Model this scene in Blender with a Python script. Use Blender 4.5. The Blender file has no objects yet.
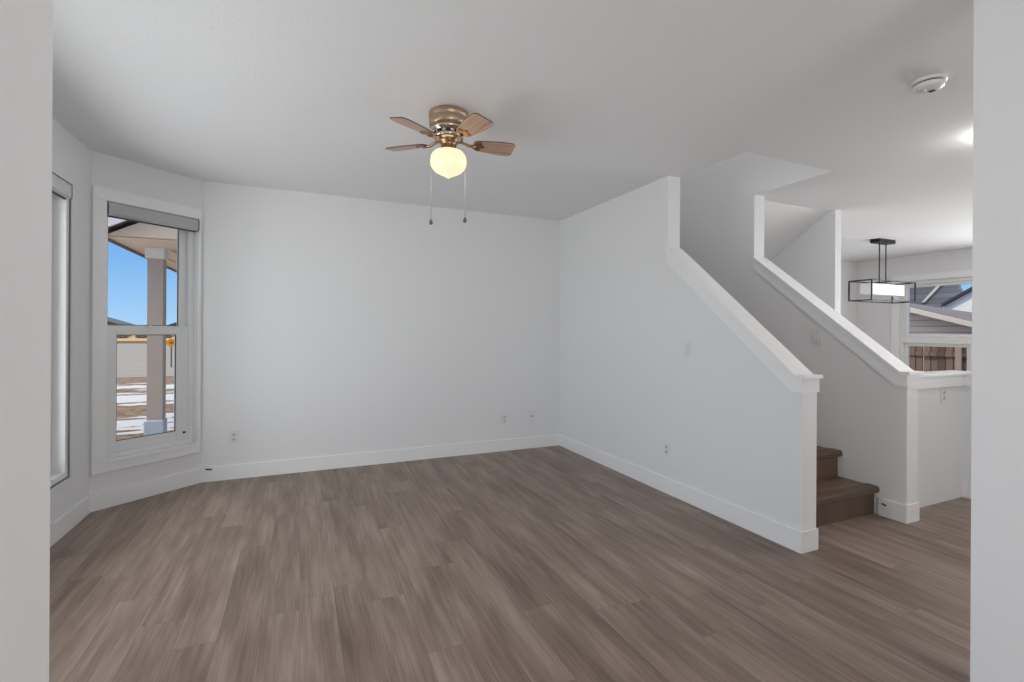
import bpy, bmesh, math, random
from mathutils import Matrix, Vector
random.seed(7)
S = bpy.context.scene
COL = S.collection

# ---------------------------------------------------------------- camera
YAW, ROLL, FPX, CAMH = 0.4158, 0.0056, 478.34, 1.2387
fwd = Vector((math.sin(YAW), math.cos(YAW), 0)); rgt = Vector((math.cos(YAW), -math.sin(YAW), 0)); up = Vector((0, 0, 1))
r2 = rgt * math.cos(ROLL) + up * math.sin(ROLL); u2 = up * math.cos(ROLL) - rgt * math.sin(ROLL)
cd = bpy.data.cameras.new('camera'); cam = bpy.data.objects.new('camera', cd); COL.objects.link(cam)
cd.sensor_width = 36; cd.lens = 36 * FPX / 1024; cd.shift_y = -10.04 / 1024; cd.clip_start = 0.05; cd.clip_end = 1000
m = Matrix.Identity(4)
for i in range(3):
    m[i][0] = r2[i]; m[i][1] = u2[i]; m[i][2] = -fwd[i]
m[2][3] = CAMH
cam.matrix_world = m
S.camera = cam

# ---------------------------------------------------------------- world, sun, exposure
S.view_settings.view_transform = 'Standard'; S.view_settings.look = 'None'
S.view_settings.exposure = 0.13; S.view_settings.gamma = 1; S.view_settings.use_curve_mapping = False
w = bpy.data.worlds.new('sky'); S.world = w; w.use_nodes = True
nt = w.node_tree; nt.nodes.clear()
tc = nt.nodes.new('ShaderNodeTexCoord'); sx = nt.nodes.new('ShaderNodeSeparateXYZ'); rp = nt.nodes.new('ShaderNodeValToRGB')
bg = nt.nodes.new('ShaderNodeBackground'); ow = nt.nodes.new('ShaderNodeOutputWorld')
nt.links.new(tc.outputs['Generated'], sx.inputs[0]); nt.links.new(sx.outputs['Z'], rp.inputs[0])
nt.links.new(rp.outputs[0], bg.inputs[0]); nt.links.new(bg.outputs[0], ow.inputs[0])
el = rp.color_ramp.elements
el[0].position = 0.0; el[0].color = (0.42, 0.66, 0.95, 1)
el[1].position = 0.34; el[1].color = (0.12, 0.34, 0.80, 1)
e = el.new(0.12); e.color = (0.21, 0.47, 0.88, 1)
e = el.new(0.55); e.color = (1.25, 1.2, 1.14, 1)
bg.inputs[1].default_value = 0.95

def lamp(name, kind, loc, direction, power, size=None, color=(1, 1, 1)):
    ld = bpy.data.lights.new(name, kind); ld.energy = power; ld.color = color
    if kind == 'AREA':
        ld.shape = 'RECTANGLE'; ld.size, ld.size_y = size
    o = bpy.data.objects.new(name, ld); COL.objects.link(o); o.location = loc
    o.rotation_euler = Vector(direction).to_track_quat('-Z', 'Y').to_euler()
    return o
sun = lamp('sun', 'SUN', (0, 0, 30), (0.5, -0.05, -0.87), 2.2, color=(1, .95, .87)); sun.data.angle = 0.01
lamp('bay_window_daylight', 'AREA', (-1.80, 2.35, 1.25), (1, 0, 0), 45, (2.3, 1.9), (1, 1, 1))
lamp('rear_fill_light', 'AREA', (0.7, -2.9, 1.35), (0, 1, 0.1), 42, (2.4, 1.9), (.98, .995, 1))  # added fill from behind the camera; the rear wall has no window
lamp('side_fill_light', 'AREA', (8.45, -1.3, 1.3), (-1, .12, .25), 45, (2.4, 1.7), (.96, .99, 1))  # added fill from the right; no window at this stretch of wall
lamp('dining_window_daylight', 'AREA', (8.45, 1.6, 1.3), (-1, 0, .1), 88, (2.2, 1.6), (.97, .995, 1))
lamp('stairwell_fill_light', 'AREA', (3.1, 3.4, 4.85), (0, 0, -1), 12, (.7, 1.2), (1, .995, .99))  # unseen fill added at the top of the shaft to lift the stairwell

# ---------------------------------------------------------------- materials
def mat(name, col, rough=.5, metal=0, bump=None, emis=None, es=0, spec=.5, vary=None):
    mt = bpy.data.materials.new(name); mt.use_nodes = True; n = mt.node_tree; b = n.nodes['Principled BSDF']
    b.inputs['Base Color'].default_value = (*col, 1); b.inputs['Roughness'].default_value = rough
    b.inputs['Metallic'].default_value = metal; b.inputs['Specular IOR Level'].default_value = spec
    if emis: b.inputs['Emission Color'].default_value = (*emis, 1); b.inputs['Emission Strength'].default_value = es
    t = n.nodes.new('ShaderNodeTexCoord')
    if bump:
        sc, st = bump
        no = n.nodes.new('ShaderNodeTexNoise'); no.inputs['Scale'].default_value = sc; no.inputs['Detail'].default_value = 4
        bm_ = n.nodes.new('ShaderNodeBump'); bm_.inputs['Strength'].default_value = st; bm_.inputs['Distance'].default_value = .01
        n.links.new(t.outputs['Object'], no.inputs['Vector']); n.links.new(no.outputs['Fac'], bm_.inputs['Height'])
        n.links.new(bm_.outputs[0], b.inputs['Normal'])
    if vary:
        sc, amt = vary
        no = n.nodes.new('ShaderNodeTexNoise'); no.inputs['Scale'].default_value = sc
        hs = n.nodes.new('ShaderNodeHueSaturation'); hs.inputs['Color'].default_value = (*col, 1)
        mr = n.nodes.new('ShaderNodeMapRange'); mr.inputs['To Min'].default_value = 1 - amt; mr.inputs['To Max'].default_value = 1 + amt
        n.links.new(t.outputs['Object'], no.inputs['Vector']); n.links.new(no.outputs['Fac'], mr.inputs['Value'])
        n.links.new(mr.outputs[0], hs.inputs['Value']); n.links.new(hs.outputs[0], b.inputs['Base Color'])
    return mt

def g(v): v /= 255; return v / 12.92 if v <= .04045 else ((v + .055) / 1.055) ** 2.4
def srgb(a, b, c): return (g(a), g(b), g(c))

WALL = mat('wall_paint', (.83, .832, .836), .6, bump=(180, .03), spec=.3)
CEIL = mat('textured_ceiling_paint', (.885, .893, .905), .8, bump=(90, .25), spec=.2)
TRIM = mat('trim_paint', (.90, .902, .905), .35, bump=(30, .01))
VINYL = mat('white_vinyl', (.85, .86, .86), .3, bump=(20, .01))
DARKG = mat('dark_gasket', (.05, .05, .055), .5, vary=(20, .1))
PLATE = mat('outlet_plastic', (.8, .8, .79), .3, bump=(50, .01))
PLATED = mat('outlet_insert_plastic', (.66, .66, .65), .3, bump=(50, .01))
SLOT = mat('slot_black', (.02, .02, .02), .6, vary=(20, .1))
BLACK = mat('black_metal', (.018, .018, .02), .4, metal=.6, bump=(60, .02))
BRASS = mat('antique_brass', (.36, .22, .12), .28, metal=1, vary=(30, .15))
BRASS2 = mat('pale_brass', (.46, .34, .24), .35, metal=.8, vary=(30, .15))
CHROME = mat('polished_metal', (.7, .62, .52), .12, metal=1, vary=(10, .05))
GLOBE = mat('lit_opal_glass', (.5, .43, .3), .25, emis=(1, .84, .54), es=.80, bump=(4, .01))
DIFF = mat('white_pendant_shade', (.9, .9, .9), .4, emis=(1, 1, 1), es=.04, bump=(4, .01))
LAMPG = mat('lit_frosted_glass', (.9, .9, .9), .3, emis=(1, .98, .95), es=26, bump=(4, .01))
BLIND = mat('grey_blind_fabric', srgb(190, 190, 192), .7, bump=(300, .1))
BLINDE = mat('blind_end_cap', srgb(70, 70, 72), .5, vary=(20, .1))
PORCHW = mat('taupe_post_boards', srgb(180, 164, 151), .7, bump=(15, .1), vary=(3, .08))
PORCHC = mat('pale_grey_trim', srgb(222, 218, 212), .6, vary=(3, .05))
PORCHB = mat('beige_painted_boards', srgb(226, 205, 182), .7, vary=(3, .06))
PORCHD = mat('brown_grey_fascia', srgb(125, 112, 104), .7, vary=(3, .08))
SOFF = mat('light_soffit_panel', srgb(232, 230, 226), .7, vary=(3, .04))
STONE = mat('pale_blue_stone', srgb(185, 192, 206), .8, bump=(12, .4), vary=(8, .15))
ASPH = mat('road_asphalt', srgb(138, 133, 128), .8, bump=(2, .2), vary=(.8, .12))
FARG = mat('far_dry_grass', srgb(180, 150, 112), .9, vary=(.05, .15))
SIGNO = mat('orange_sign_face', srgb(250, 160, 30), .5, vary=(3, .03))
SIGND = mat('sign_symbol_dark', srgb(140, 80, 30), .5, vary=(3, .03))
HWALL = mat('far_house_siding', srgb(180, 175, 168), .8, vary=(.5, .1))
HROOF = mat('far_house_roof', srgb(75, 88, 98), .8, vary=(.5, .1))
BUSH = mat('bare_shrub', srgb(118, 116, 110), .9, bump=(3, .5), vary=(1.2, .35))
NWHITE = mat('pale_gable_siding', srgb(244, 242, 240), .7, vary=(2, .03))
NTRIM = mat('cream_rake_trim', srgb(212, 202, 194), .6, vary=(2, .03))
NDARK = mat('dark_rake_board', srgb(58, 58, 70), .6, vary=(2, .05))

def glass_mat():
    mt = bpy.data.materials.new('window_glass'); mt.use_nodes = True; n = mt.node_tree; n.nodes.clear()
    o = n.nodes.new('ShaderNodeOutputMaterial'); mx = n.nodes.new('ShaderNodeMixShader')
    t = n.nodes.new('ShaderNodeBsdfTransparent'); gl = n.nodes.new('ShaderNodeBsdfGlossy'); gl.inputs['Roughness'].default_value = .01
    t.inputs[0].default_value = (.97, .985, .98, 1)
    fr = n.nodes.new('ShaderNodeFresnel'); fr.inputs[0].default_value = 1.10
    n.links.new(fr.outputs[0], mx.inputs[0]); n.links.new(t.outputs[0], mx.inputs[1]); n.links.new(gl.outputs[0], mx.inputs[2])
    n.links.new(mx.outputs[0], o.inputs[0]); return mt
GLASS = glass_mat()

def plank_mat(name, tint=(1, 1, 1), along='Y', W=.15, L=1.25):
    mt = bpy.data.materials.new(name); mt.use_nodes = True; n = mt.node_tree; b = n.nodes['Principled BSDF']
    def M(op, a, bb=None, c=None):
        q = n.nodes.new('ShaderNodeMath'); q.operation = op
        for i, v in enumerate((a, bb, c)):
            if v is None: continue
            if isinstance(v, (int, float)): q.inputs[i].default_value = v
            else: n.links.new(v, q.inputs[i])
        return q.outputs[0]
    tc = n.nodes.new('ShaderNodeTexCoord'); sp = n.nodes.new('ShaderNodeSeparateXYZ'); n.links.new(tc.outputs['Object'], sp.inputs[0])
    cx, cy = (sp.outputs[0], sp.outputs[1]) if along == 'Y' else (sp.outputs[1], sp.outputs[0])
    u = M('DIVIDE', cx, W); row = M('FLOOR', u); fu = M('FRACT', u)
    wn = n.nodes.new('ShaderNodeTexWhiteNoise'); wn.noise_dimensions = '1D'; n.links.new(row, wn.inputs['W'])
    v = M('ADD', M('DIVIDE', cy, L), M('MULTIPLY', wn.outputs['Value'], 7.0)); pid = M('FLOOR', v); fv = M('FRACT', v)
    cb = n.nodes.new('ShaderNodeCombineXYZ'); n.links.new(row, cb.inputs[0]); n.links.new(pid, cb.inputs[1])
    wn2 = n.nodes.new('ShaderNodeTexWhiteNoise'); wn2.noise_dimensions = '3D'; n.links.new(cb.outputs[0], wn2.inputs['Vector'])
    # streaky grain, shifted per plank
    def streak(sx_, sy_, det, off):
        c2 = n.nodes.new('ShaderNodeCombineXYZ')
        n.links.new(M('MULTIPLY', cx, sx_), c2.inputs[0]); n.links.new(M('MULTIPLY', cy, sy_), c2.inputs[1])
        n.links.new(M('ADD', M('MULTIPLY', wn2.outputs['Value'], 37.0), off), c2.inputs[2])
        no = n.nodes.new('ShaderNodeTexNoise'); no.inputs['Scale'].default_value = 1; no.inputs['Detail'].default_value = det
        n.links.new(c2.outputs[0], no.inputs['Vector']); return no.outputs['Fac']
    broad = streak(11, 1.7, 3, 0); fine = streak(150, 5, 3, 9); mid = streak(45, 2.2, 3, 4)
    t = M('ADD', M('MULTIPLY', wn2.outputs['Value'], .15), M('ADD', M('MULTIPLY', broad, .72), M('ADD', M('MULTIPLY', mid, .40), M('MULTIPLY', fine, .36))))
    t = M('SUBTRACT', t, .30)
    cr = n.nodes.new('ShaderNodeValToRGB'); n.links.new(t, cr.inputs[0])
    e = cr.color_ramp.elements
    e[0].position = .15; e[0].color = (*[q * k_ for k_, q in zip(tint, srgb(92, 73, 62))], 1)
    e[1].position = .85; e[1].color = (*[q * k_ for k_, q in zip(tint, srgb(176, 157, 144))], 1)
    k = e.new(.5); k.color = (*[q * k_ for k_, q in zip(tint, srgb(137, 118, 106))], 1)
    seam = M('MAXIMUM', M('LESS_THAN', fu, .012), M('LESS_THAN', fv, .0016))
    mx = n.nodes.new('ShaderNodeMix'); mx.data_type = 'RGBA'; n.links.new(M('MULTIPLY', seam, .45), mx.inputs[0])
    n.links.new(cr.outputs[0], mx.inputs[6]); mx.inputs[7].default_value = (.05, .042, .038, 1)
    n.links.new(mx.outputs[2], b.inputs['Base Color'])
    b.inputs['Roughness'].default_value = .42; b.inputs['Specular IOR Level'].default_value = .4
    bp = n.nodes.new('ShaderNodeBump'); bp.inputs['Strength'].default_value = .15; bp.inputs['Distance'].default_value = .002
    n.links.new(M('SUBTRACT', fine, M('MULTIPLY', seam, 1.0)), bp.inputs['Height']); n.links.new(bp.outputs[0], b.inputs['Normal'])
    return mt
FLOOR = plank_mat('vinyl_plank_floor')
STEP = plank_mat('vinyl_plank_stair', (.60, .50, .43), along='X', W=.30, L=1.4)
NOSE = mat('dark_stair_nosing', srgb(92, 73, 61), .5, vary=(14, .2))
BLADE = None
def wood_mat(name, a, b_, sc=22):
    mt = bpy.data.materials.new(name); mt.use_nodes = True; n = mt.node_tree; b = n.nodes['Principled BSDF']
    tc = n.nodes.new('ShaderNodeTexCoord'); mp = n.nodes.new('ShaderNodeMapping'); mp.inputs['Scale'].default_value = (1.5, sc, sc)
    no = n.nodes.new('ShaderNodeTexNoise'); no.inputs['Scale'].default_value = 2; no.inputs['Detail'].default_value = 5
    cr = n.nodes.new('ShaderNodeValToRGB'); cr.color_ramp.elements[0].color = (*a, 1); cr.color_ramp.elements[1].color = (*b_, 1)
    cr.color_ramp.elements[0].position = .3; cr.color_ramp.elements[1].position = .7
    n.links.new(tc.outputs['Object'], mp.inputs[0]); n.links.new(mp.outputs[0], no.inputs['Vector'])
    n.links.new(no.outputs['Fac'], cr.inputs[0]); n.links.new(cr.outputs[0], b.inputs['Base Color']); b.inputs['Roughness'].default_value = .35
    return mt
BLADE = wood_mat('blade_wood', srgb(178, 140, 118), srgb(226, 194, 170))
BLADEE = mat('blade_dark_edge', srgb(84, 66, 58), .4, vary=(10, .1))

def strip_mat(name, c1, c2, axis, step, lw=.12, extra=None):
    """boards/courses: thin darker line every `step` along an object axis, small tone change per board"""
    mt = bpy.data.materials.new(name); mt.use_nodes = True; n = mt.node_tree; b = n.nodes['Principled BSDF']
    tc = n.nodes.new('ShaderNodeTexCoord'); sp = n.nodes.new('ShaderNodeSeparateXYZ'); n.links.new(tc.outputs['Object'], sp.inputs[0])
    d = n.nodes.new('ShaderNodeMath'); d.operation = 'DIVIDE'; d.inputs[1].default_value = step; n.links.new(sp.outputs[axis], d.inputs[0])
    fr = n.nodes.new('ShaderNodeMath'); fr.operation = 'FRACT'; n.links.new(d.outputs[0], fr.inputs[0])
    fl = n.nodes.new('ShaderNodeMath'); fl.operation = 'FLOOR'; n.links.new(d.outputs[0], fl.inputs[0])
    lt = n.nodes.new('ShaderNodeMath'); lt.operation = 'LESS_THAN'; lt.inputs[1].default_value = lw; n.links.new(fr.outputs[0], lt.inputs[0])
    wn = n.nodes.new('ShaderNodeTexWhiteNoise'); wn.noise_dimensions = '1D'; n.links.new(fl.outputs[0], wn.inputs['W'])
    hs = n.nodes.new('ShaderNodeHueSaturation'); hs.inputs['Color'].default_value = (*c1, 1)
    mr = n.nodes.new('ShaderNodeMapRange'); a = extra or .1
    mr.inputs['To Min'].default_value = 1 - a; mr.inputs['To Max'].default_value = 1 + a
    n.links.new(wn.outputs['Value'], mr.inputs['Value']); n.links.new(mr.outputs[0], hs.inputs['Value'])
    mx = n.nodes.new('ShaderNodeMix'); mx.data_type = 'RGBA'; n.links.new(lt.outputs[0], mx.inputs[0])
    n.links.new(hs.outputs[0], mx.inputs[6]); mx.inputs[7].default_value = (*c2, 1); n.links.new(mx.outputs[2], b.inputs['Base Color'])
    b.inputs['Roughness'].default_value = .8
    return mt
SIDING = strip_mat('taupe_lap_siding', srgb(250, 232, 218), srgb(214, 192, 178), 2, .13, .2, .04)
FENCE = strip_mat('weathered_fence_boards', srgb(116, 94, 82), srgb(48, 38, 33), 1, .12, .10, .35)
SHING = strip_mat('grey_shingles', srgb(108, 104, 110), srgb(92, 88, 94), 1, .18, .15, .08)
SHING2 = strip_mat('dark_grey_shingles', srgb(112, 114, 124), srgb(96, 98, 108), 2, .16, .2, .12)

def ground_mat():
    mt = bpy.data.materials.new('dry_grass_and_snow'); mt.use_nodes = True; n = mt.node_tree; b = n.nodes['Principled BSDF']
    tc = n.nodes.new('ShaderNodeTexCoord'); sp = n.nodes.new('ShaderNodeSeparateXYZ'); n.links.new(tc.outputs['Object'], sp.inputs[0])
    g1 = n.nodes.new('ShaderNodeTexNoise'); g1.inputs['Scale'].default_value = 6; g1.inputs['Detail'].default_value = 8
    n.links.new(tc.outputs['Object'], g1.inputs['Vector'])
    gr = n.nodes.new('ShaderNodeValToRGB'); n.links.new(g1.outputs['Fac'], gr.inputs[0])
    gr.color_ramp.elements[0].position = .35; gr.color_ramp.elements[0].color = (*srgb(84, 68, 54), 1)
    gr.color_ramp.elements[1].position = .68; gr.color_ramp.elements[1].color = (*srgb(148, 124, 102), 1)
    # snow lies in drifts alongside the road: a function of world Y plus noise
    mp = n.nodes.new('ShaderNodeMapping'); mp.inputs['Scale'].default_value = (1.0, 2.6, 1)
    g2 = n.nodes.new('ShaderNodeTexNoise'); g2.inputs['Scale'].default_value = 1.0; g2.inputs['Detail'].default_value = 5
    n.links.new(tc.outputs['Object'], mp.inputs[0]); n.links.new(mp.outputs[0], g2.inputs['Vector'])
    ad = n.nodes.new('ShaderNodeMath'); ad.operation = 'MULTIPLY_ADD'; ad.inputs[1].default_value = 4.6
    n.links.new(g2.outputs['Fac'], ad.inputs[0]); n.links.new(sp.outputs[1], ad.inputs[2])
    mr = n.nodes.new('ShaderNodeMapRange'); mr.inputs['From Min'].default_value = 0; mr.inputs['From Max'].default_value = 30
    n.links.new(ad.outputs[0], mr.inputs['Value'])
    cr = n.nodes.new('ShaderNodeValToRGB'); cr.color_ramp.interpolation = 'CONSTANT'; n.links.new(mr.outputs[0], cr.inputs[0])
    el = cr.color_ramp.elements; el[0].position = 0; el[0].color = (1, 1, 1, 1); el[1].position = 13.6 / 30; el[1].color = (1, 1, 1, 1)  # first band: unseen snow around the house, added to bounce light upward
    for y, v in ((10.2, 0), (15.0, 0), (17.4, 1), (19.7, 0), (21.0, 1), (22.6, 0)):
        q = el.new(y / 30); q.color = (v, v, v, 1)
    mx = n.nodes.new('ShaderNodeMix'); mx.data_type = 'RGBA'; n.links.new(cr.outputs[0], mx.inputs[0]); n.links.new(gr.outputs[0], mx.inputs[6])
    mx.inputs[7].default_value = (*srgb(184, 187, 196), 1); n.links.new(mx.outputs[2], b.inputs['Base Color']); b.inputs['Roughness'].default_value = .9
    return mt
GROUND = ground_mat()

# ---------------------------------------------------------------- mesh helpers
def box(bm, x0, x1, y0, y1, z0, z1, M=None):
    vs = [bm.verts.new((x, y, z)) for x in (x0, x1) for y in (y0, y1) for z in (z0, z1)]
    if M: 
        for v in vs: v.co = M @ v.co
    for f in ((0, 1, 3, 2), (4, 6, 7, 5), (0, 4, 5, 1), (2, 3, 7, 6), (0, 2, 6, 4), (1, 5, 7, 3)):
        bm.faces.new([vs[i] for i in f])
    return vs
def prism(bm, pts, a0, a1, axis='X'):
    """polygon pts in the two other axes, extruded along axis"""
    def P(p, a):
        return {'X': (a, p[0], p[1]), 'Y': (p[0], a, p[1]), 'Z': (p[0], p[1], a)}[axis]
    A = [bm.verts.new(P(p, a0)) for p in pts]; B = [bm.verts.new(P(p, a1)) for p in pts]
    n = len(pts); bm.faces.new(A[::-1]); bm.faces.new(B)
    for i in range(n): bm.faces.new([A[i], A[(i + 1) % n], B[(i + 1) % n], B[i]])
def lathe(bm, prof, seg=32, c=(0, 0), smooth=True):
    rings = []
    for r, z in prof:
        rings.append([bm.verts.new((c[0] + r * math.cos(2 * math.pi * i / seg), c[1] + r * math.sin(2 * math.pi * i / seg), z)) for i in range(seg)] if r > 1e-6 else [bm.verts.new((c[0], c[1], z))])
    for a, b in zip(rings, rings[1:]):
        for i in range(seg):
            j = (i + 1) % seg
            if len(a) == 1: f = bm.faces.new([a[0], b[i], b[j]])
            elif len(b) == 1: f = bm.faces.new([a[i], b[0], a[j]])
            else: f = bm.faces.new([a[i], b[i], b[j], a[j]])
            f.smooth = smooth
    for rg in (rings[0], rings[-1]):
        if len(rg) > 1: bm.faces.new(rg)
def tube(bm, pts, r, seg=8):
    pts = [Vector(p) for p in pts]; rings = []
    for i, p in enumerate(pts):
        d = (pts[min(i + 1, len(pts) - 1)] - pts[max(i - 1, 0)]).normalized()
        a = d.orthogonal().normalized() if i == 0 else (rings_a - d * rings_a.dot(d)).normalized()
        rings_a = a; b = d.cross(a); rr = r[i] if isinstance(r, (list, tuple)) else r
        rings.append([bm.verts.new(p + (a * math.cos(2 * math.pi * k / seg) + b * math.sin(2 * math.pi * k / seg)) * rr) for k in range(seg)])
    for a, b in zip(rings, rings[1:]):
        for k in range(seg):
            f = bm.faces.new([a[k], a[(k + 1) % seg], b[(k + 1) % seg], b[k]]); f.smooth = True
    bm.faces.new(rings[0][::-1]); bm.faces.new(rings[-1])
def obj(name, bm, mt, parent=None, bevel=0, kind=None, M=None):
    bmesh.ops.recalc_face_normals(bm, faces=bm.faces[:])
    if bevel: bmesh.ops.bevel(bm, geom=bm.edges[:], offset=bevel, segments=2, profile=.6, affect='EDGES', clamp_overlap=True)
    me = bpy.data.meshes.new(name); bm.to_mesh(me); bm.free()
    for q in (mt if isinstance(mt, (list, tuple)) else [mt]): me.materials.append(q)
    o = bpy.data.objects.new(name, me); COL.objects.link(o)
    if parent: o.parent = parent
    if M is not None: o.matrix_world = M
    if kind: o['kind'] = kind
    return o
def NB(): return bmesh.new()
def one_box(name, dims, mt, parent=None, bevel=0, kind=None):
    b = NB(); box(b, *dims); return obj(name, b, mt, parent, bevel, kind)
def struct(name, bm, mt, bevel=0): return obj(name, bm, mt, None, bevel, 'structure')
def thing(name, label, cat, M=None, group=None, loc=None):
    o = bpy.data.objects.new(name, None); o.empty_display_size = .05; COL.objects.link(o)
    if M is not None: o.matrix_world = M
    if loc: o.location = loc
    o['label'] = label; o['category'] = cat
    if group: o['group'] = group
    return o
def tag(o, label, cat, group=None):
    o['label'] = label; o['category'] = cat
    if group: o['group'] = group
    return o
def frame(P0, t):
    """local frame of a wall: x along the wall, y outwards (away from the room), z up"""
    t = Vector((t[0], t[1], 0)).normalized(); o = Vector((-t.y, t.x, 0))
    M = Matrix.Identity(4)
    for i in range(3): M[i][0] = t[i]; M[i][1] = o[i]
    M[0][3], M[1][3] = P0[0], P0[1]
    return M
def wall_seg(name, M, s0, s1, th, z0, z1, hole=None, mt=None):
    b = NB()
    if hole:
        a0, a1, c0, c1 = hole
        box(b, s0, a0, 0, th, z0, z1, M); box(b, a1, s1, 0, th, z0, z1, M)
        box(b, a0, a1, 0, th, z0, c0, M); box(b, a0, a1, 0, th, c1, z1, M)
    else: box(b, s0, s1, 0, th, z0, z1, M)
    return struct(name, b, mt or WALL)

# ---------------------------------------------------------------- shell
H = 2.44; X1 = 2.579; X1b = 2.70; YB = 4.552; YR = 5.05; X2 = 3.613; X2b = 3.738; XL = -1.30; XD = 8.60; YN = -3.0
PA = Vector((-.735, 4.552)); PB = Vector((-1.30, 4.095)); LA = (PA - PB).length
MA = frame(PB, PA - PB)                       # chamfered bay wall
ML = frame((XL, 0), (0, 1))                   # left bay wall, s = y
MD = frame((XD, YR), (0, -1))                 # dining window wall, s = YR - y
b = NB(); box(b, -1.42, 8.75, -3.12, 5.17, -.12, 0); struct('floor', b, FLOOR)
b = NB()
hx0, hx1, hy0 = X1b, X2, 2.29
e_ = .008
box(b, -1.45, hx0 - e_, -3.15, 5.2, H, H + .3); box(b, hx1 + e_, 8.75, -3.15, 5.2, H, H + .3)
box(b, hx0 - e_, hx1 + e_, -3.15, hy0 - e_, H, H + .3); box(b, hx0 - e_, hx1 + e_, YR + e_, 5.2, H, H + .3)
struct('ceiling', b, CEIL)
wall_seg('wall_left', ML, -3, 4.095 + .05, .15, 0, H, (1.2, 3.80, .32, 2.13))
wall_seg('wall_bay', MA, -.05, LA + .05, .15, 0, H, (.087, .697, .325, 2.12))
b = NB(); box(b, PA.x - .02, X1, YB, YB + .15, 0, H); struct('wall_back', b, WALL)
b = NB(); box(b, X1b, XD, YR, YR + .12, 0, H); struct('wall_back_stairs', b, WALL)
wall_seg('wall_right', MD, 0, YR + 3, .15, 0, H, (YR - 4.42, YR - 1.6, .50, 2.04))
b = NB(); box(b, -1.42, 8.75, YN - .12, YN, 0, H); struct('wall_rear', b, WALL)
b = NB(); box(b, XL, -.293, .66, .80, 0, H); struct('wall_near_left', b, WALL)
b = NB(); box(b, 1.951, 2.2, .66, .80, 0, H); struct('wall_near_right', b, WALL)
# stair half walls (full height further back, sloping down to a low end)
b = NB(); prism(b, [(1.802, 0), (1.802, .975), (1.85, .975), (2.885, 1.868), (2.885, H), (YR, H), (YR, 0)], X1, X1b, 'X'); struct('wall_stair_left', b, WALL)
b = NB(); prism(b, [(1.814, 0), (1.814, .965), (1.86, .965), (2.965, 1.880), (2.965, H), (YR, H), (YR, 0)], X2, X2b, 'X'); struct('wall_stair_right', b, WALL)
b = NB(); box(b, 4.77, 4.86, 3.0, YR, 0, H); struct('wall_dining_left', b, WALL)
b = NB(); prism(b, [(3.06, H), (YR, H - .64 * (YR - 3.06)), (YR, H)], X2b, 4.77, 'X'); struct('ceiling_upper_stairs', b, WALL)
b = NB(); box(b, X2b, 4.60, 1.935, 2.045, 0, .925); struct('wall_guard_front', b, WALL)
b = NB(); box(b, 4.60, 4.71, .85, 2.045, 0, .925); struct('wall_guard_side', b, WALL)
# upper storey shaft
b = NB()
for (q0, q1, q2, q3) in ((X1b - e_, X1b, hy0 - e_, YR + e_), (X2, X2 + e_, hy0 - e_, YR + e_), (X1b, X2, hy0 - e_, hy0), (X1b, X2, YR, YR + e_)):
    box(b, q0, q1, q2, q3, H + .0005, 4.95)
struct('wall_upstairs', b, WALL)
b = NB(); box(b, X1b - .1, X2 + .1, hy0 - .1, YR + .1, 4.95, 5.05); struct('ceiling_upstairs', b, CEIL)

# baseboards
BH, BT = .12, .012
b = NB(); box(b, PA.x + .0, X1, YB - BT, YB, 0, BH); struct('baseboard_back', b, TRIM, .002)
b = NB(); box(b, 0.0, LA, -BT, 0, 0, BH, MA); struct('baseboard_bay', b, TRIM, .002)
b = NB(); box(b, .80, 4.095, -BT, 0, 0, BH, ML); struct('baseboard_left', b, TRIM, .002)
b = NB(); prism(b, [(X1 - BT, YB - BT), (X1 - BT, 1.79), (X1b + BT, 1.79), (X1b + BT, 1.97), (X1b, 1.97), (X1b, 1.802), (X1, 1.802), (X1, YB - BT)], 0, BH, 'Z'); struct('baseboard_stair_left', b, TRIM, .002)
b = NB(); prism(b, [(X2 - BT, 1.97), (X2 - BT, 1.802), (X2b + BT, 1.802), (X2b + BT, 1.935), (X2b, 1.935), (X2b, 1.814), (X2, 1.814), (X2, 1.97)], 0, BH, 'Z'); struct('baseboard_stair_right', b, TRIM, .002)
b = NB(); box(b, 4.60 - BT, 4.60, .85, 1.935, 0, BH); struct('baseboard_guard', b, TRIM, .002)

# caps and aprons on the half walls
def stair_cap(n, xa, xb, y0, zt, yk, y1, z1, full):
    ov = .02
    b = NB(); prism(b, [(y0 - .028, zt), (yk, zt), (y1, z1), (y1, z1 - .025), (yk + .004, zt - .022), (y0 - .028, zt - .022)], xa - ov, xb + ov, 'X')
    struct('trim_%d' % n, b, TRIM, .003)
    b = NB(); h = .078; t = .012; zb = zt - .022
    prof = [(y0 - t, zb), (yk + .004, zb), (y1, z1 - .026), (y1, z1 - .026 - h * 1.15), (yk + .03, zb - h), (y0 - t, zb - h)]
    prism(b, prof, xa - t, xa, 'X'); prism(b, prof, xb, xb + t, 'X')
    box(b, xa, xb, y0 - t, y0, zb - h, zb)
    struct('trim_%d' % (n + 1), b, TRIM)
stair_cap(1, X1, X1b, 1.802, .999, 1.83, 2.885, 1.890, True)
stair_cap(3, X2, X2b, 1.814, .988, 1.842, 2.965, 1.902, True)
for n_, xa, xb, y0, zt in ((10, X1, X1b, 1.802, .899), (11, X2, X2b, 1.814, .888)):
    b = NB(); box(b, xa + .001, xb - .001, y0 - .006, y0, BH, zt); struct('trim_%d' % n_, b, TRIM)
b = NB(); prism(b, [(X2b + .02, 1.915), (4.58, 1.915), (4.58, .83), (4.73, .83), (4.73, 2.065), (X2b + .02, 2.065)], .925, .947, 'Z'); struct('trim_5', b, TRIM, .003)
b = NB(); prism(b, [(X2b + .012, 1.923), (4.588, 1.923), (4.588, .84), (4.60, .84), (4.60, 1.935), (X2b + .012, 1.935)], .845, .925, 'Z'); struct('trim_6', b, TRIM)

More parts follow.
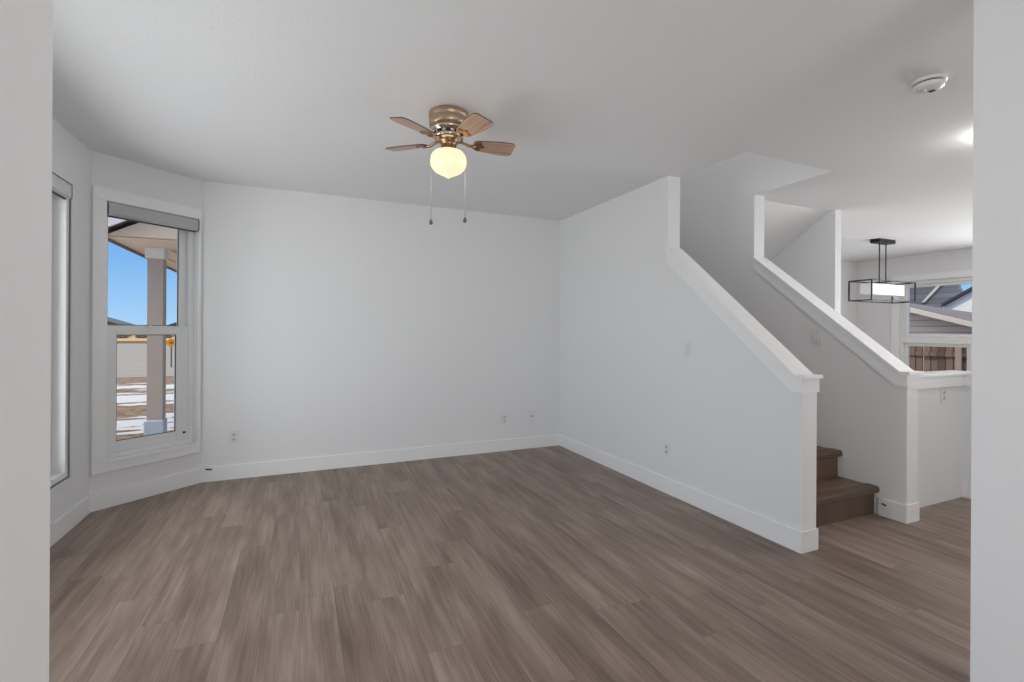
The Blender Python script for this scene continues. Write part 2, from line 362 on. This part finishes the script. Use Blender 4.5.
# ---------------------------------------------------------------- stairs
st = thing('staircase', 'brown wood-look staircase climbing between the two white half walls', 'stairs', loc=(0, 2.0, 0))
RUN, RISE = .245, .188
for k in range(12):
    y = RUN * k; z = RISE * (k + 1)
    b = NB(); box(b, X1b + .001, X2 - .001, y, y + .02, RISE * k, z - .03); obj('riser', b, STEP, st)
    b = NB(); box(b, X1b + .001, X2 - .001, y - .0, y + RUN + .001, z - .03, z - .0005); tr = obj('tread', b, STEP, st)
    b = NB(); prism(b, [(y + .045, z + .006), (y - .022, z + .005), (y - .032, z - .004), (y - .033, z - .03), (y - .026, z - .038), (y - .001, z - .038), (y - .001, z + .0), (y + .045, z + .0005)], X1b + .001, X2 - .001, 'X')
    nz = obj('nosing', b, NOSE, tr)

# ---------------------------------------------------------------- windows
def rect_frame(b, s0, s1, z0, z1, w, y0, y1, M=None, wt=None, wb=None, wr=None):
    wt = w if wt is None else wt; wb = w if wb is None else wb; wr = w if wr is None else wr
    box(b, s0, s0 + w, y0, y1, z0, z1, M); box(b, s1 - wr, s1, y0, y1, z0, z1, M)
    box(b, s0 + w, s1 - wr, y0, y1, z1 - wt, z1, M); box(b, s0 + w, s1 - wr, y0, y1, z0, z0 + wb, M)
def wobj(name, b, mt, par, bevel=0): return obj(name, b, mt, par, bevel)
# window 1: the single hung window in the chamfered bay wall
b = NB(); a0, a1, c0, c1 = .087, .697, .325, 2.12
rect_frame(b, a0, a1, c0, c1, .035, .055, .099); rect_frame(b, a0, a1, c0, c1, .012, .099, .145); box(b, a1 - .035, a1 - .012, .099, .145, c0, c1)
w1 = obj('window_1', b, VINYL, None, .003, 'structure', MA)
def sash(par, s0, s1, z0, z1, w, y0, y1, wb=None, wt=None, wr=None):
    wr = w if wr is None else wr
    b = NB(); rect_frame(b, s0, s1, z0, z1, w, y0, y1, None, wt, wb, wr); s = obj('sash', b, VINYL, par, .004)
    yy = (y0 + y1) / 2
    b = NB(); wb_ = w if wb is None else wb; wt_ = w if wt is None else wt
    rect_frame(b, s0 + w, s1 - wr, z0 + wb_, z1 - wt_, .005, yy - .008, yy - .002); obj('gasket', b, DARKG, s)
    b = NB(); box(b, s0 + w, s1 - wr, yy - .002, yy + .002, z0 + wb_, z1 - wt_); gl = obj('glass', b, GLASS, s)
    return s
sash(w1, a0 + .012, a1 - .035, 1.215, c1 - .035, .040, .100, .135, wb=.048, wr=.052)
s_ = sash(w1, a0 + .035, a1 - .035, c0 + .035, 1.262, .058, .062, .097, wb=.075, wt=.066, wr=.088)
b = NB(); box(b, .36, .42, .045, .062, 1.245, 1.262); box(b, .375, .385, .035, .05, 1.25, 1.272); obj('sash_lock', b, VINYL, s_)
b = NB(); box(b, a1 - .075, a1 - .055, .056, .063, c0 + .085, c0 + .10); obj('tilt_latch', b, DARKG, s_)
# casing
b = NB(); cw = .018
box(b, .007, a0, -cw, 0, .325, 2.12, MA); box(b, a1, LA - .012, -cw, 0, .325, 2.12, MA)
box(b, .007, LA - .012, -cw, 0, 2.12, 2.205, MA); box(b, .007, LA - .012, -cw, 0, .25, .325, MA)
struct('trim_7', b, TRIM, .003)
b = NB(); box(b, a0 - .0, a1 + .0, -.024, .055, .310, .3255, MA); struct('trim_8', b, TRIM, .002)
# window 2: long window in the left bay wall
b = NB(); rect_frame(b, 1.2, 3.80, .32, 2.13, .045, .006, .148)
for s in (2.05, 2.95): box(b, s - .03, s + .03, .03, .148, .365, 2.085)
w2 = obj('window_2', b, VINYL, None, .004, 'structure', ML)
for s0, s1 in ((1.245, 2.02), (2.08, 2.92), (2.98, 3.755)):
    s_ = sash(w2, s0, s1, .365, 2.085, .05, .07, .12)
b = NB(); rect_frame(b, 1.2, 3.80, .32, 2.13, .012, .0005, .006); obj('edge_gasket', b, mat('grey_gasket', (.2, .2, .2), .5, vary=(9, .1)), w2)
b = NB(); rect_frame(b, 1.2 - .006, 3.806, .314, 2.136, .008, -.008, .0005); obj('edge_bead', b, VINYL, w2)
# window 3: dining window
sD = lambda y: YR - y
b = NB(); rect_frame(b, sD(4.42), sD(1.6), .50, 2.04, .05, .02, .15)
box(b, sD(4.37), sD(1.65), .02, .15, 1.085, 1.185)
box(b, sD(3.56), sD(3.46), .02, .15, .55, 1.085)
w3 = obj('window_3', b, VINYL, None, .004, 'structure', MD)
def pane_fix(par, s0, s1, z0, z1, w):
    b = NB(); rect_frame(b, s0, s1, z0, z1, w, .05, .10); s = obj('sash', b, VINYL, par, .004)
    b = NB(); box(b, s0 + w, s1 - w, .074, .078, z0 + w, z1 - w); obj('glass', b, GLASS, s)
pane_fix(w3, sD(4.37), sD(1.65), 1.185, 1.99, .045)
pane_fix(w3, sD(4.37), sD(3.56), .55, 1.085, .045); pane_fix(w3, sD(3.46), sD(1.65), .55, 1.085, .045)
b = NB(); cw = .018
rect_frame(b, sD(4.52), sD(1.50), .40, 2.14, .10, -cw, 0, MD); struct('trim_9', b, TRIM, .003)

# roller blinds
def blind(label, M, s0, s1, z0, z1, d0, d1, fab=None):
    t = thing('roller_blind', label, 'blind', M=M @ Matrix.Translation((s0, 0, z0)))
    L = s1 - s0; h = z1 - z0
    b = NB(); prism(b, [(d1, 0), (d1, h), (d0 + .01, h), (d0, h - .012), (d0, .014), (d0 + .012, 0)], .006, L - .006, 'X'); obj('cassette', b, fab or BLIND, t)
    for a, c in ((0, .006), (L - .006, L)):
        b = NB(); prism(b, [(d1, -.002), (d1, h + .001), (d0 + .008, h + .001), (d0 - .002, h - .012), (d0 - .002, .012), (d0 + .01, -.002)], a, c, 'X'); obj('end_cap', b, BLINDE, t)
    b = NB(); box(b, .012, L - .012, (d0 + d1) / 2 - .006, (d0 + d1) / 2 + .006, -.009, 0); obj('bottom_rail', b, BLINDE, t)
    return t
blind('grey roller blind rolled up at the top of the corner bay window', MA, a0 + .002, a1 - .002, 2.025, 2.118, -.018, .052)
blind('roller blind rolled up over the left bay window, mostly cut off', ML, 2.0, 3.795, 2.03, 2.128, -.006, .035, mat('pale_blind_fabric', srgb(222, 222, 222), .7, bump=(300, .1)))
# ---------------------------------------------------------------- outlets and switches
def wall_M(x, y, z, ang):           # local -y faces the room
    return Matrix.Translation((x, y, z)) @ Matrix.Rotation(ang, 4, 'Z')
def outlet(label, M, kind='duplex', w=.070, h=.115, grp=None):
    nm, cat = {'duplex': ('wall_outlet', 'outlet'), 'switch': ('light_switch', 'switch'), 'coax': ('cable_jack', 'outlet'), 'double': ('wall_outlet', 'outlet')}[kind]
    t = thing(nm, label, cat, M=M, group=grp)
    b = NB(); box(b, -w / 2, w / 2, -.006, 0, -h / 2, h / 2); obj('cover_plate', b, PLATE, t, .002)
    if kind in ('duplex', 'double'):
        for dz in (-.0195, .0195):
            b = NB(); prism(b, [(.017 * math.cos(a) , dz + .0145 * math.sin(a)) for a in [math.pi * 2 * i / 16 for i in range(16)]], -.009, -.006, 'Y'); s = obj('socket', b, PLATED, t)
            for dx in (-.006, .006):
                b = NB(); box(b, dx - .0015, dx + .0015, -.0096, -.0088, dz - .002, dz + .007); obj('slot', b, SLOT, s)
        b = NB(); lathe(b, [(0, -.0), (.003, 0), (.003, .001)], 10); obj('screw', b, PLATED, t, M=M @ Matrix.Translation((0, -.0075, 0)) @ Matrix.Rotation(math.pi / 2, 4, 'X'))
    elif kind == 'switch':
        b = NB(); box(b, -.017, .017, -.0085, -.006, -.034, .034); s = obj('switch_frame', b, PLATED, t, .001)
        b = NB(); prism(b, [(-.0085, -.030), (-.0125, -.030), (-.0095, .030), (-.0085, .030)], -.014, .014, 'X'); obj('rocker', b, PLATE, s)
    else:
        b = NB(); lathe(b, [(0, 0), (.009, 0), (.009, .004), (.005, .004), (.005, .012), (0, .012)], 12); obj('connector', b, mat('jack_metal', (.3, .3, .3), .4, metal=.6, vary=(9, .1)), t, M=M @ Matrix.Translation((0, -.005, 0)) @ Matrix.Rotation(math.pi / 2, 4, 'X'))
    return t
outlet('white wall outlet low on the back wall nearest the bay window', wall_M(-.502, YB, .347, 0))
outlet('wide white outlet plate low on the back wall, left of the small jack plate', wall_M(1.926, YB, .330, 0), 'double', w=.085)
outlet('small white cable jack plate low on the back wall beside the corner', wall_M(2.247, YB, .338, 0), 'coax')
outlet('white outlet low on the stair half wall facing the room', wall_M(X1, 2.879, .336, -math.pi / 2))
outlet('white rocker switch halfway up the stair half wall facing the room', wall_M(X1, 2.677, 1.115, -math.pi / 2), 'switch')
outlet('white rocker switch inside the stairwell under the sloping cap', wall_M(X2, 2.404, 1.205, -math.pi / 2), 'switch', h=.12)
outlet('white outlet on the short guard wall right of the staircase', wall_M(4.32, 1.935, .783, 0), 'duplex')
# cable stub and door stops
t = thing('cable_stub', 'black cable stub poking out above the baseboard beside the bay corner', 'cable', loc=(-.677, YB, .106))
b = NB(); tube(b, [(-.02, -BT - .001, 0), (-.012, -.03, .002), (.008, -.034, .001), (.022, -.028, -.004)], .006); obj('cable', b, SLOT, t)
b = NB(); lathe(b, [(0, 0), (.014, 0), (.014, .006), (0, .006)], 12); obj('grommet', b, PLATE, t, M=Matrix.Translation((-.677 - .02, YB - BT, .106)) @ Matrix.Rotation(math.pi / 2, 4, 'X'))
t = thing('door_stop', 'small white door stop with a dark tip on the baseboard beside the bottom step', 'door stop', loc=(X2, 1.93, .098))
b = NB(); tube(b, [(-BT, 0, 0), (-BT - .03, -.004, -.001)], .005); obj('spring', b, PLATE, t)
b = NB(); tube(b, [(-BT - .03, -.004, -.001), (-BT - .04, -.012, -.003), (-BT - .042, -.03, -.004)], .005); obj('tip', b, SLOT, t)

# ---------------------------------------------------------------- ceiling fan
FX, FY = .742, 2.562
fan = thing('ceiling_fan', 'small flush-mounted brass and wood ceiling fan with a lit opal globe', 'fan', loc=(FX, FY, H))
b = NB(); lathe(b, [(0, 0), (.100, 0), (.108, -.006), (.109, -.030), (.104, -.036), (.107, -.042), (.107, -.074), (.098, -.086), (.0, -.086)], 40); obj('mounting_canopy', b, BRASS2, fan)
b = NB(); lathe(b, [(0, -.086), (.090, -.086), (.096, -.092), (.092, -.104), (.078, -.110), (.078, -.128), (.084, -.132), (.080, -.144), (.060, -.156), (0, -.156)], 40); mh = obj('motor_housing', b, CHROME, fan)
for k in range(10):
    b = NB(); a = k * math.pi / 5
    box(b, .077, .080, -.014, .014, -.127, -.111, Matrix.Rotation(a, 4, 'Z')); obj('vent_slot', b, SLOT, mh)
b = NB(); lathe(b, [(0, -.156), (.054, -.156), (.056, -.162), (.042, -.168), (.041, -.192), (.047, -.198), (.047, -.212), (0, -.212)], 32); lk = obj('light_kit', b, BRASS, fan)
b = NB(); lathe(b, [(.044, -.202), (.052, -.208), (.080, -.218), (.096, -.240), (.100, -.268), (.096, -.296), (.078, -.320), (.048, -.338), (.022, -.348), (.010, -.358), (0, -.362)], 40); obj('globe', b, GLOBE, fan)
first = None
for k in range(5):
    ang = math.radians(138 + 72 * k)
    M = Matrix.Translation((FX, FY, H - .160)) @ Matrix.Rotation(ang, 4, 'Z') @ Matrix.Rotation(math.radians(-13), 4, 'X')
    if first is None:
        b = NB(); out = []
        R0, R1 = .140, .374
        side = []
        n = 14
        for i in range(n + 1):
            t_ = i / n; x = R0 + (R1 - R0) * t_
            wd = .040 + .020 * min(1, t_ * 1.6)
            if t_ < .08: wd *= .72 + .28 * (t_ / .08)
            if t_ > .90: wd *= math.sqrt(max(0, 1 - ((t_ - .90) / .10) ** 2 * .45))
            side.append((x, wd))
        pts = [(x, wy) for x, wy in side] + [(x, -wy) for x, wy in side[::-1]]
        prism(b, pts, -.003, .003, 'Z')
        for f in b.faces:
            if abs(f.normal.z) < .5: f.material_index = 0
        bmesh.ops.recalc_face_normals(b, faces=b.faces[:])
        for f in b.faces:
            f.normal_update(); f.material_index = 1 if abs(f.normal.z) < .5 else 0
        bl = obj('blade', b, [BLADE, BLADEE], fan)
        b = NB(); tube(b, [(.055, 0, .012), (.085, 0, .004), (.115, 0, -.008), (.150, 0, -.007)], [.010, .008, .008, .010], 10)
        prism(b, [(.135, .0), (.150, .030), (.172, .040), (.185, .034), (.180, .016), (.205, 0), (.180, -.016), (.185, -.034), (.172, -.040), (.150, -.030)], -.0085, -.004, 'Z')
        for sx_, sy_ in ((.168, .028), (.168, -.028), (.192, 0)):
            prism(b, [(sx_ + .005 * math.cos(q * math.pi / 4), sy_ + .005 * math.sin(q * math.pi / 4)) for q in range(8)], -.0115, -.008, 'Z')
        arm = obj('blade_arm', b, BRASS, bl); first = (bl, arm)
        bpy.context.view_layer.update(); bl.matrix_world = M; 
    else:
        bl = first[0].copy(); arm = first[1].copy(); COL.objects.link(bl); COL.objects.link(arm); bl.parent = fan; arm.parent = bl
        bl.matrix_world = M; arm.matrix_local = Matrix.Identity(4)
for (dx, dy, zb) in ((-.085, .045, 1.855), (.085, -.035, 1.865)):
    b = NB(); n = 40; z0 = -.195; L = (zb - H) - z0
    tube(b, [(dx * .45, dy * .45, z0), (dx * .8, dy * .8, z0 - .004), (dx, dy, z0 - .02), (dx, dy, z0 + L)], .0016, 6)
    for i in range(n):
        z = z0 - .03 + (L + .03) * i / n
        lathe(b, [(0, z - .003), (.0032, z), (0, z + .003)], 6, (dx, dy))
    c = obj('pull_chain', b, CHROME, fan)
    b = NB(); z = zb - H; lathe(b, [(0, z - .030), (.008, z - .028), (.011, z - .018), (.007, z - .006), (.004, z), (0, z + .001)], 14, (dx, dy)); obj('chain_knob', b, mat('knob_wood', srgb(110, 100, 95), .4, vary=(20, .1)), c)

# ---------------------------------------------------------------- smoke detector, ceiling dome
sd = thing('smoke_detector', 'round white smoke detector on the ceiling near the right edge', 'smoke detector', loc=(2.725, 1.283, H))
b = NB(); lathe(b, [(0, 0), (.066, 0), (.068, -.004), (.068, -.012), (.060, -.014), (0, -.014)], 40); obj('base', b, PLATE, sd)
b = NB(); lathe(b, [(0, -.014), (.055, -.014), (.055, -.021), (0, -.021)], 40); obj('sensor_gap', b, SLOT, sd)
b = NB(); lathe(b, [(.0, -.021), (.061, -.021), (.062, -.028), (.056, -.038), (.040, -.043), (0, -.044)], 40); cv = obj('cover', b, PLATE, sd)
b = NB(); lathe(b, [(0, -.047), (.012, -.046), (.013, -.043), (0, -.043)], 20, (-.018, .012)); obj('test_button', b, PLATED, cv)
b = NB()
for k in range(5): box(b, .012 + .006 * k, .014 + .006 * k, -.012, .012, -.0445, -.0425)
obj('vent_slit', b, SLOT, cv)
cl = thing('ceiling_light', 'lit flush dome light on the ceiling, barely showing past the right wall edge', 'light', loc=(3.80, 1.36, H))
b = NB(); lathe(b, [(0, 0), (.15, 0), (.155, -.01), (.15, -.022), (0, -.022)], 36); obj('base_ring', b, TRIM, cl)
b = NB(); lathe(b, [(.145, -.022), (.140, -.045), (.11, -.07), (.06, -.085), (0, -.09)], 36); obj('dome', b, LAMPG, cl)

# ---------------------------------------------------------------- pendant in the dining room
PX, PY = 6.87, 3.72
pd = thing('pendant_light', 'black rectangular cage pendant with a white linear shade in the dining room', 'light', loc=(PX, PY, H))
b = NB(); prism(b, [(-.18, -.045), (-.165, -.06), (.165, -.06), (.18, -.045), (.18, .045), (.165, .06), (-.165, .06), (-.18, .045)], -.045, 0, 'Z'); obj('ceiling_plate', b, BLACK, pd)
zt, zb_ = 1.895 - H, 1.647 - H
for dx in (-.07, .07):
    b = NB(); tube(b, [(dx, 0, -.03), (dx, 0, zt - .02)], .007); obj('rod', b, BLACK, pd)
b = NB(); a, c, q = .464, .133, .007
for z in (zt, zb_):
    for y in (-c, c): box(b, -a, a, y - q, y + q, z - q, z + q)
    for x in (-a, a): box(b, x - q, x + q, -c, c, z - q, z + q)
for x in (-a, a):
    for y in (-c, c): box(b, x - q, x + q, y - q, y + q, zb_, zt)
box(b, -.08, .08, -q, q, zt - .03, zt - .015); box(b, -q, q, -c, c, zt - q, zt + q)
obj('cage', b, BLACK, pd)
b = NB(); box(b, -.36, .36, -.065, .065, zt - .17, zt - .03); obj('shade', b, DIFF, pd, .008)

# ---------------------------------------------------------------- outside, left
b = NB(); box(b, -150, 150, -60, 220, -1.0, -.7); struct('ground', b, GROUND)
b = NB(); box(b, -150, 60, 23.5, 78, -.699, -.69); struct('road', b, ASPH)
b = NB(); box(b, -150, 60, 78, 200, -.70, -.35); struct('far_field', b, FARG)
# unseen eaves, added and deepened to keep sun out of the windows
b = NB(); box(b, 8.76, 10.6, -3.2, 4.75, 2.46, 2.6); box(b, -3.05, -1.46, -3.2, 5.2, 2.46, 2.60); struct('sun_block_eave', b, SOFF)
po = thing('porch', 'taupe covered porch corner with a boxed post outside the bay window', 'porch', loc=(-2.03, 8.95, -.7))
def PB_(name, mt, *d, par=po, bev=.0):
    b = NB(); box(b, *d); return obj(name, b, mt, par, bev)
pst = PB_('post', PORCHW, -.10, .10, -.10, .10, .3, 3.05, bev=.004)
PB_('post_base', STONE, -.13, .12, -.13, .12, 0, .55, bev=.02)
PB_('capital', PORCHC, -.125, .115, -.125, .115, 3.01, 3.19, bev=.006)
PB_('side_beam', PORCHB, -.115, .12, .13, 6.0, 3.191, 3.40)
PB_('front_beam', PORCHB, -.12, 4.6, -.13, .13, 3.19, 3.40)
b = NB(); prism(b, [(-.34, 3.195), (4.90, 3.195), (2.28, 4.60)], -.95, -.85, 'Y'); obj('gable_panel', b, PORCHB, po)
b = NB(); prism(b, [(-.36, 3.26), (-.36, 3.40), (2.28, 4.84), (4.92, 3.40), (4.92, 3.26), (2.28, 4.68)], -1.18, 6.2, 'Y'); rf = obj('roof', b, PORCHD, po)
b = NB(); prism(b, [(-.38, 3.18), (-.38, 3.66), (2.28, 5.08), (4.94, 3.66), (4.94, 3.18), (2.28, 4.66)], -1.22, -1.18, 'Y'); obj('rake_board', b, SOFF, po)
PB_('side_soffit', PORCHB, -.36, -.12, -.85, 6.2, 3.17, 3.19)
PB_('front_soffit', PORCHB, -.12, 4.9, -.85, -.13, 3.17, 3.19)
PB_('fascia', PORCHD, -.385, -.36, -1.18, 6.2, 3.13, 3.40)
# road sign
t = thing('road_sign', 'round-cornered orange road sign on a post across the snow', 'sign', loc=(-5.97, 29.0, -.7))
b = NB(); box(b, -.03, .03, -.0, .06, 0, 1.25); obj('post', b, PORCHD, t)
b = NB(); n = 24; prism(b, [(.20 * math.cos(2 * math.pi * i / n) * (1 + .04 * math.cos(8 * math.pi * i / n)), 1.25 + .20 * math.sin(2 * math.pi * i / n) * (1 + .04 * math.cos(8 * math.pi * i / n))) for i in range(n)], -.03, -.0, 'Y'); f_ = obj('sign_face', b, SIGNO, t)
b = NB(); prism(b, [(-.09, 1.22), (.01, 1.22), (.01, 1.16), (.10, 1.25), (.01, 1.34), (.01, 1.28), (-.09, 1.28)], -.036, -.03, 'Y'); obj('symbol', b, SIGND, f_)
# far houses
def far_house(label, x, y, w, hw, hr, d=9):
    t = thing('house', label, 'house', loc=(x, y, -.4), group='distant houses across the road')
    b = NB(); box(b, -w / 2, w / 2, -d / 2, d / 2, 0, hw); obj('walls', b, HWALL, t)
    b = NB(); prism(b, [(-w / 2 - .5, hw - .1), (w / 2 + .5, hw - .1), (0, hw + hr)], -d / 2 - .5, d / 2 + .5, 'Y'); obj('roof', b, HROOF, t)
    for dx in (-w / 4, w / 4):
        b = NB(); box(b, dx - .6, dx + .6, -d / 2 - .05, -d / 2, 1.0, 2.2); obj('window', b, NDARK, t)
far_house('leftmost distant house with a grey-blue roof beyond the road', -38.5, 118, 13, 2.6, 2.3)
far_house('low distant house just right of the leftmost one beyond the road', -25.0, 136, 10, 1.9, 1.4)
far_house('distant house glimpsed right of the porch post beyond the road', -21.0, 118, 7, 2.1, 1.5)
def bush(label, x, y, r):
    b = NB(); bmesh.ops.create_icosphere(b, subdivisions=3, radius=r)
    for v in b.verts:
        v.co *= 1 + .22 * math.sin(v.co.x * 7 + x) * math.cos(v.co.z * 9 + y) + random.uniform(-.06, .06); v.co.z = max(v.co.z * .55, -.25)
    o = obj('shrub', b, BUSH); o.location = (x, y, -.1); tag(o, label, 'shrub', 'bare shrubs along the far field')
xs = [-36.5, -33.6, -30.7, -27.8, -24.9, -22.0, -19.1, -16.2]
nm = ['first', 'second', 'third', 'fourth', 'fifth', 'sixth', 'seventh', 'eighth']
for i, x in enumerate(xs): bush('low bare shrub far across the road, %s from the left' % nm[i], x, 100 + (i % 3), 1.0 + .15 * (i % 2))

# ---------------------------------------------------------------- outside, right
nh = thing('neighbour_house', 'neighbouring house with taupe siding and a grey shingle roof behind the fence', 'house', loc=(12.5, 6.0, -.7))
b = NB(); prism(b, [(-4, 0), (6, 0), (6, 3.2), (2.5, 3.2), (.3, 2.50), (-.9, 2.12), (-4, 1.16)], 0, .3, 'X'); obj('siding_wall', b, SIDING, nh)
pitch = lambda y: 2.46 + .315 * y - 0
b = NB(); N_ = 10; gt = []; gb = []
for i in range(N_ + 1):
    rt = []; rb = []
    for k in range(N_ + 1):
        y = -4 + 9 * k / N_; q = i / N_
        z = pitch(y) * (1 - q) + (2.50 + .175 * (y - 1.179)) * q
        rt.append(b.verts.new((-.35 + 5.35 * q, y, z + .03))); rb.append(b.verts.new((-.35 + 5.35 * q, y, z - .03)))
    gt.append(rt); gb.append(rb)
for i in range(N_):
    for k in range(N_):
        for G in (gt, gb): b.faces.new([G[i][k], G[i + 1][k], G[i + 1][k + 1], G[i][k + 1]])
for k in range(N_):
    b.faces.new([gt[0][k], gt[0][k + 1], gb[0][k + 1], gb[0][k]]); b.faces.new([gt[N_][k], gt[N_][k + 1], gb[N_][k + 1], gb[N_][k]])
    b.faces.new([gt[k][0], gt[k + 1][0], gb[k + 1][0], gb[k][0]]); b.faces.new([gt[k][N_], gt[k + 1][N_], gb[k + 1][N_], gb[k][N_]])
obj('roof', b, SHING, nh)
b = NB(); prism(b, [(-4, pitch(-4) + .03), (5, pitch(5) + .03), (5, pitch(5) - .07), (-4, pitch(-4) - .07)], -.40, -.36, 'X'); obj('rake_trim', b, NTRIM, nh)
g2 = thing('neighbour_gable', 'pale gabled upper storey with dark rake board and dark roof beyond the taupe house', 'house', loc=(17.9, 7.0, -.7))
b = NB(); prism(b, [(1.03, 2.82), (-1.5, 4.40), (-4, 4.40), (-4, 1.5), (1.03, 2.1)], 0, 3, 'X'); obj('gable_wall', b, NWHITE, g2)
b = NB(); prism(b, [(1.02, 2.755), (-1.6, 4.39), (-4, 4.39), (-4, 4.48), (-1.57, 4.48), (1.02, 2.845)], -.12, 0, 'X'); obj('rake_board', b, NDARK, g2)
b = NB(); prism(b, [(.62, 2.0), (.80, 3.14), (.92, 3.38), (.96, 3.9), (2.2, 5.0), (6, 5.0), (6, 2.0)], .6, .75, 'X'); rr = obj('roof', b, SHING2, g2)
b = NB(); prism(b, [(1.85, 2.94), (1.77, 2.94), (1.24, 3.58), (1.32, 3.60)], .55, .6, 'X'); obj('roof_flashing', b, NTRIM, rr)
fn = thing('wooden_fence', 'weathered brown board fence below the neighbouring house', 'fence', loc=(11.2, 4.5, -.7))
b = NB(); random.seed(3)
for i in range(70):
    y = -4.2 + .12 * i; h = 1.80 + random.uniform(-.008, .008); t_ = random.uniform(0, .02)
    box(b, t_, t_ + .02, y + .004, y + .116, .05, h)
obj('boards', b, FENCE, fn)
for y in (-1.9, .264, 2.6):
    b = NB(); box(b, -.06, .0, y - .045, y + .045, 0, 1.82); obj('fence_post', b, mat('pale_post_wood', srgb(160, 142, 130), .8, vary=(5, .1)), fn)
for z in (.4, 1.5):
    b = NB(); box(b, -.03, 0.0, -4.2, 4.2, z, z + .08); obj('rail', b, FENCE, fn)
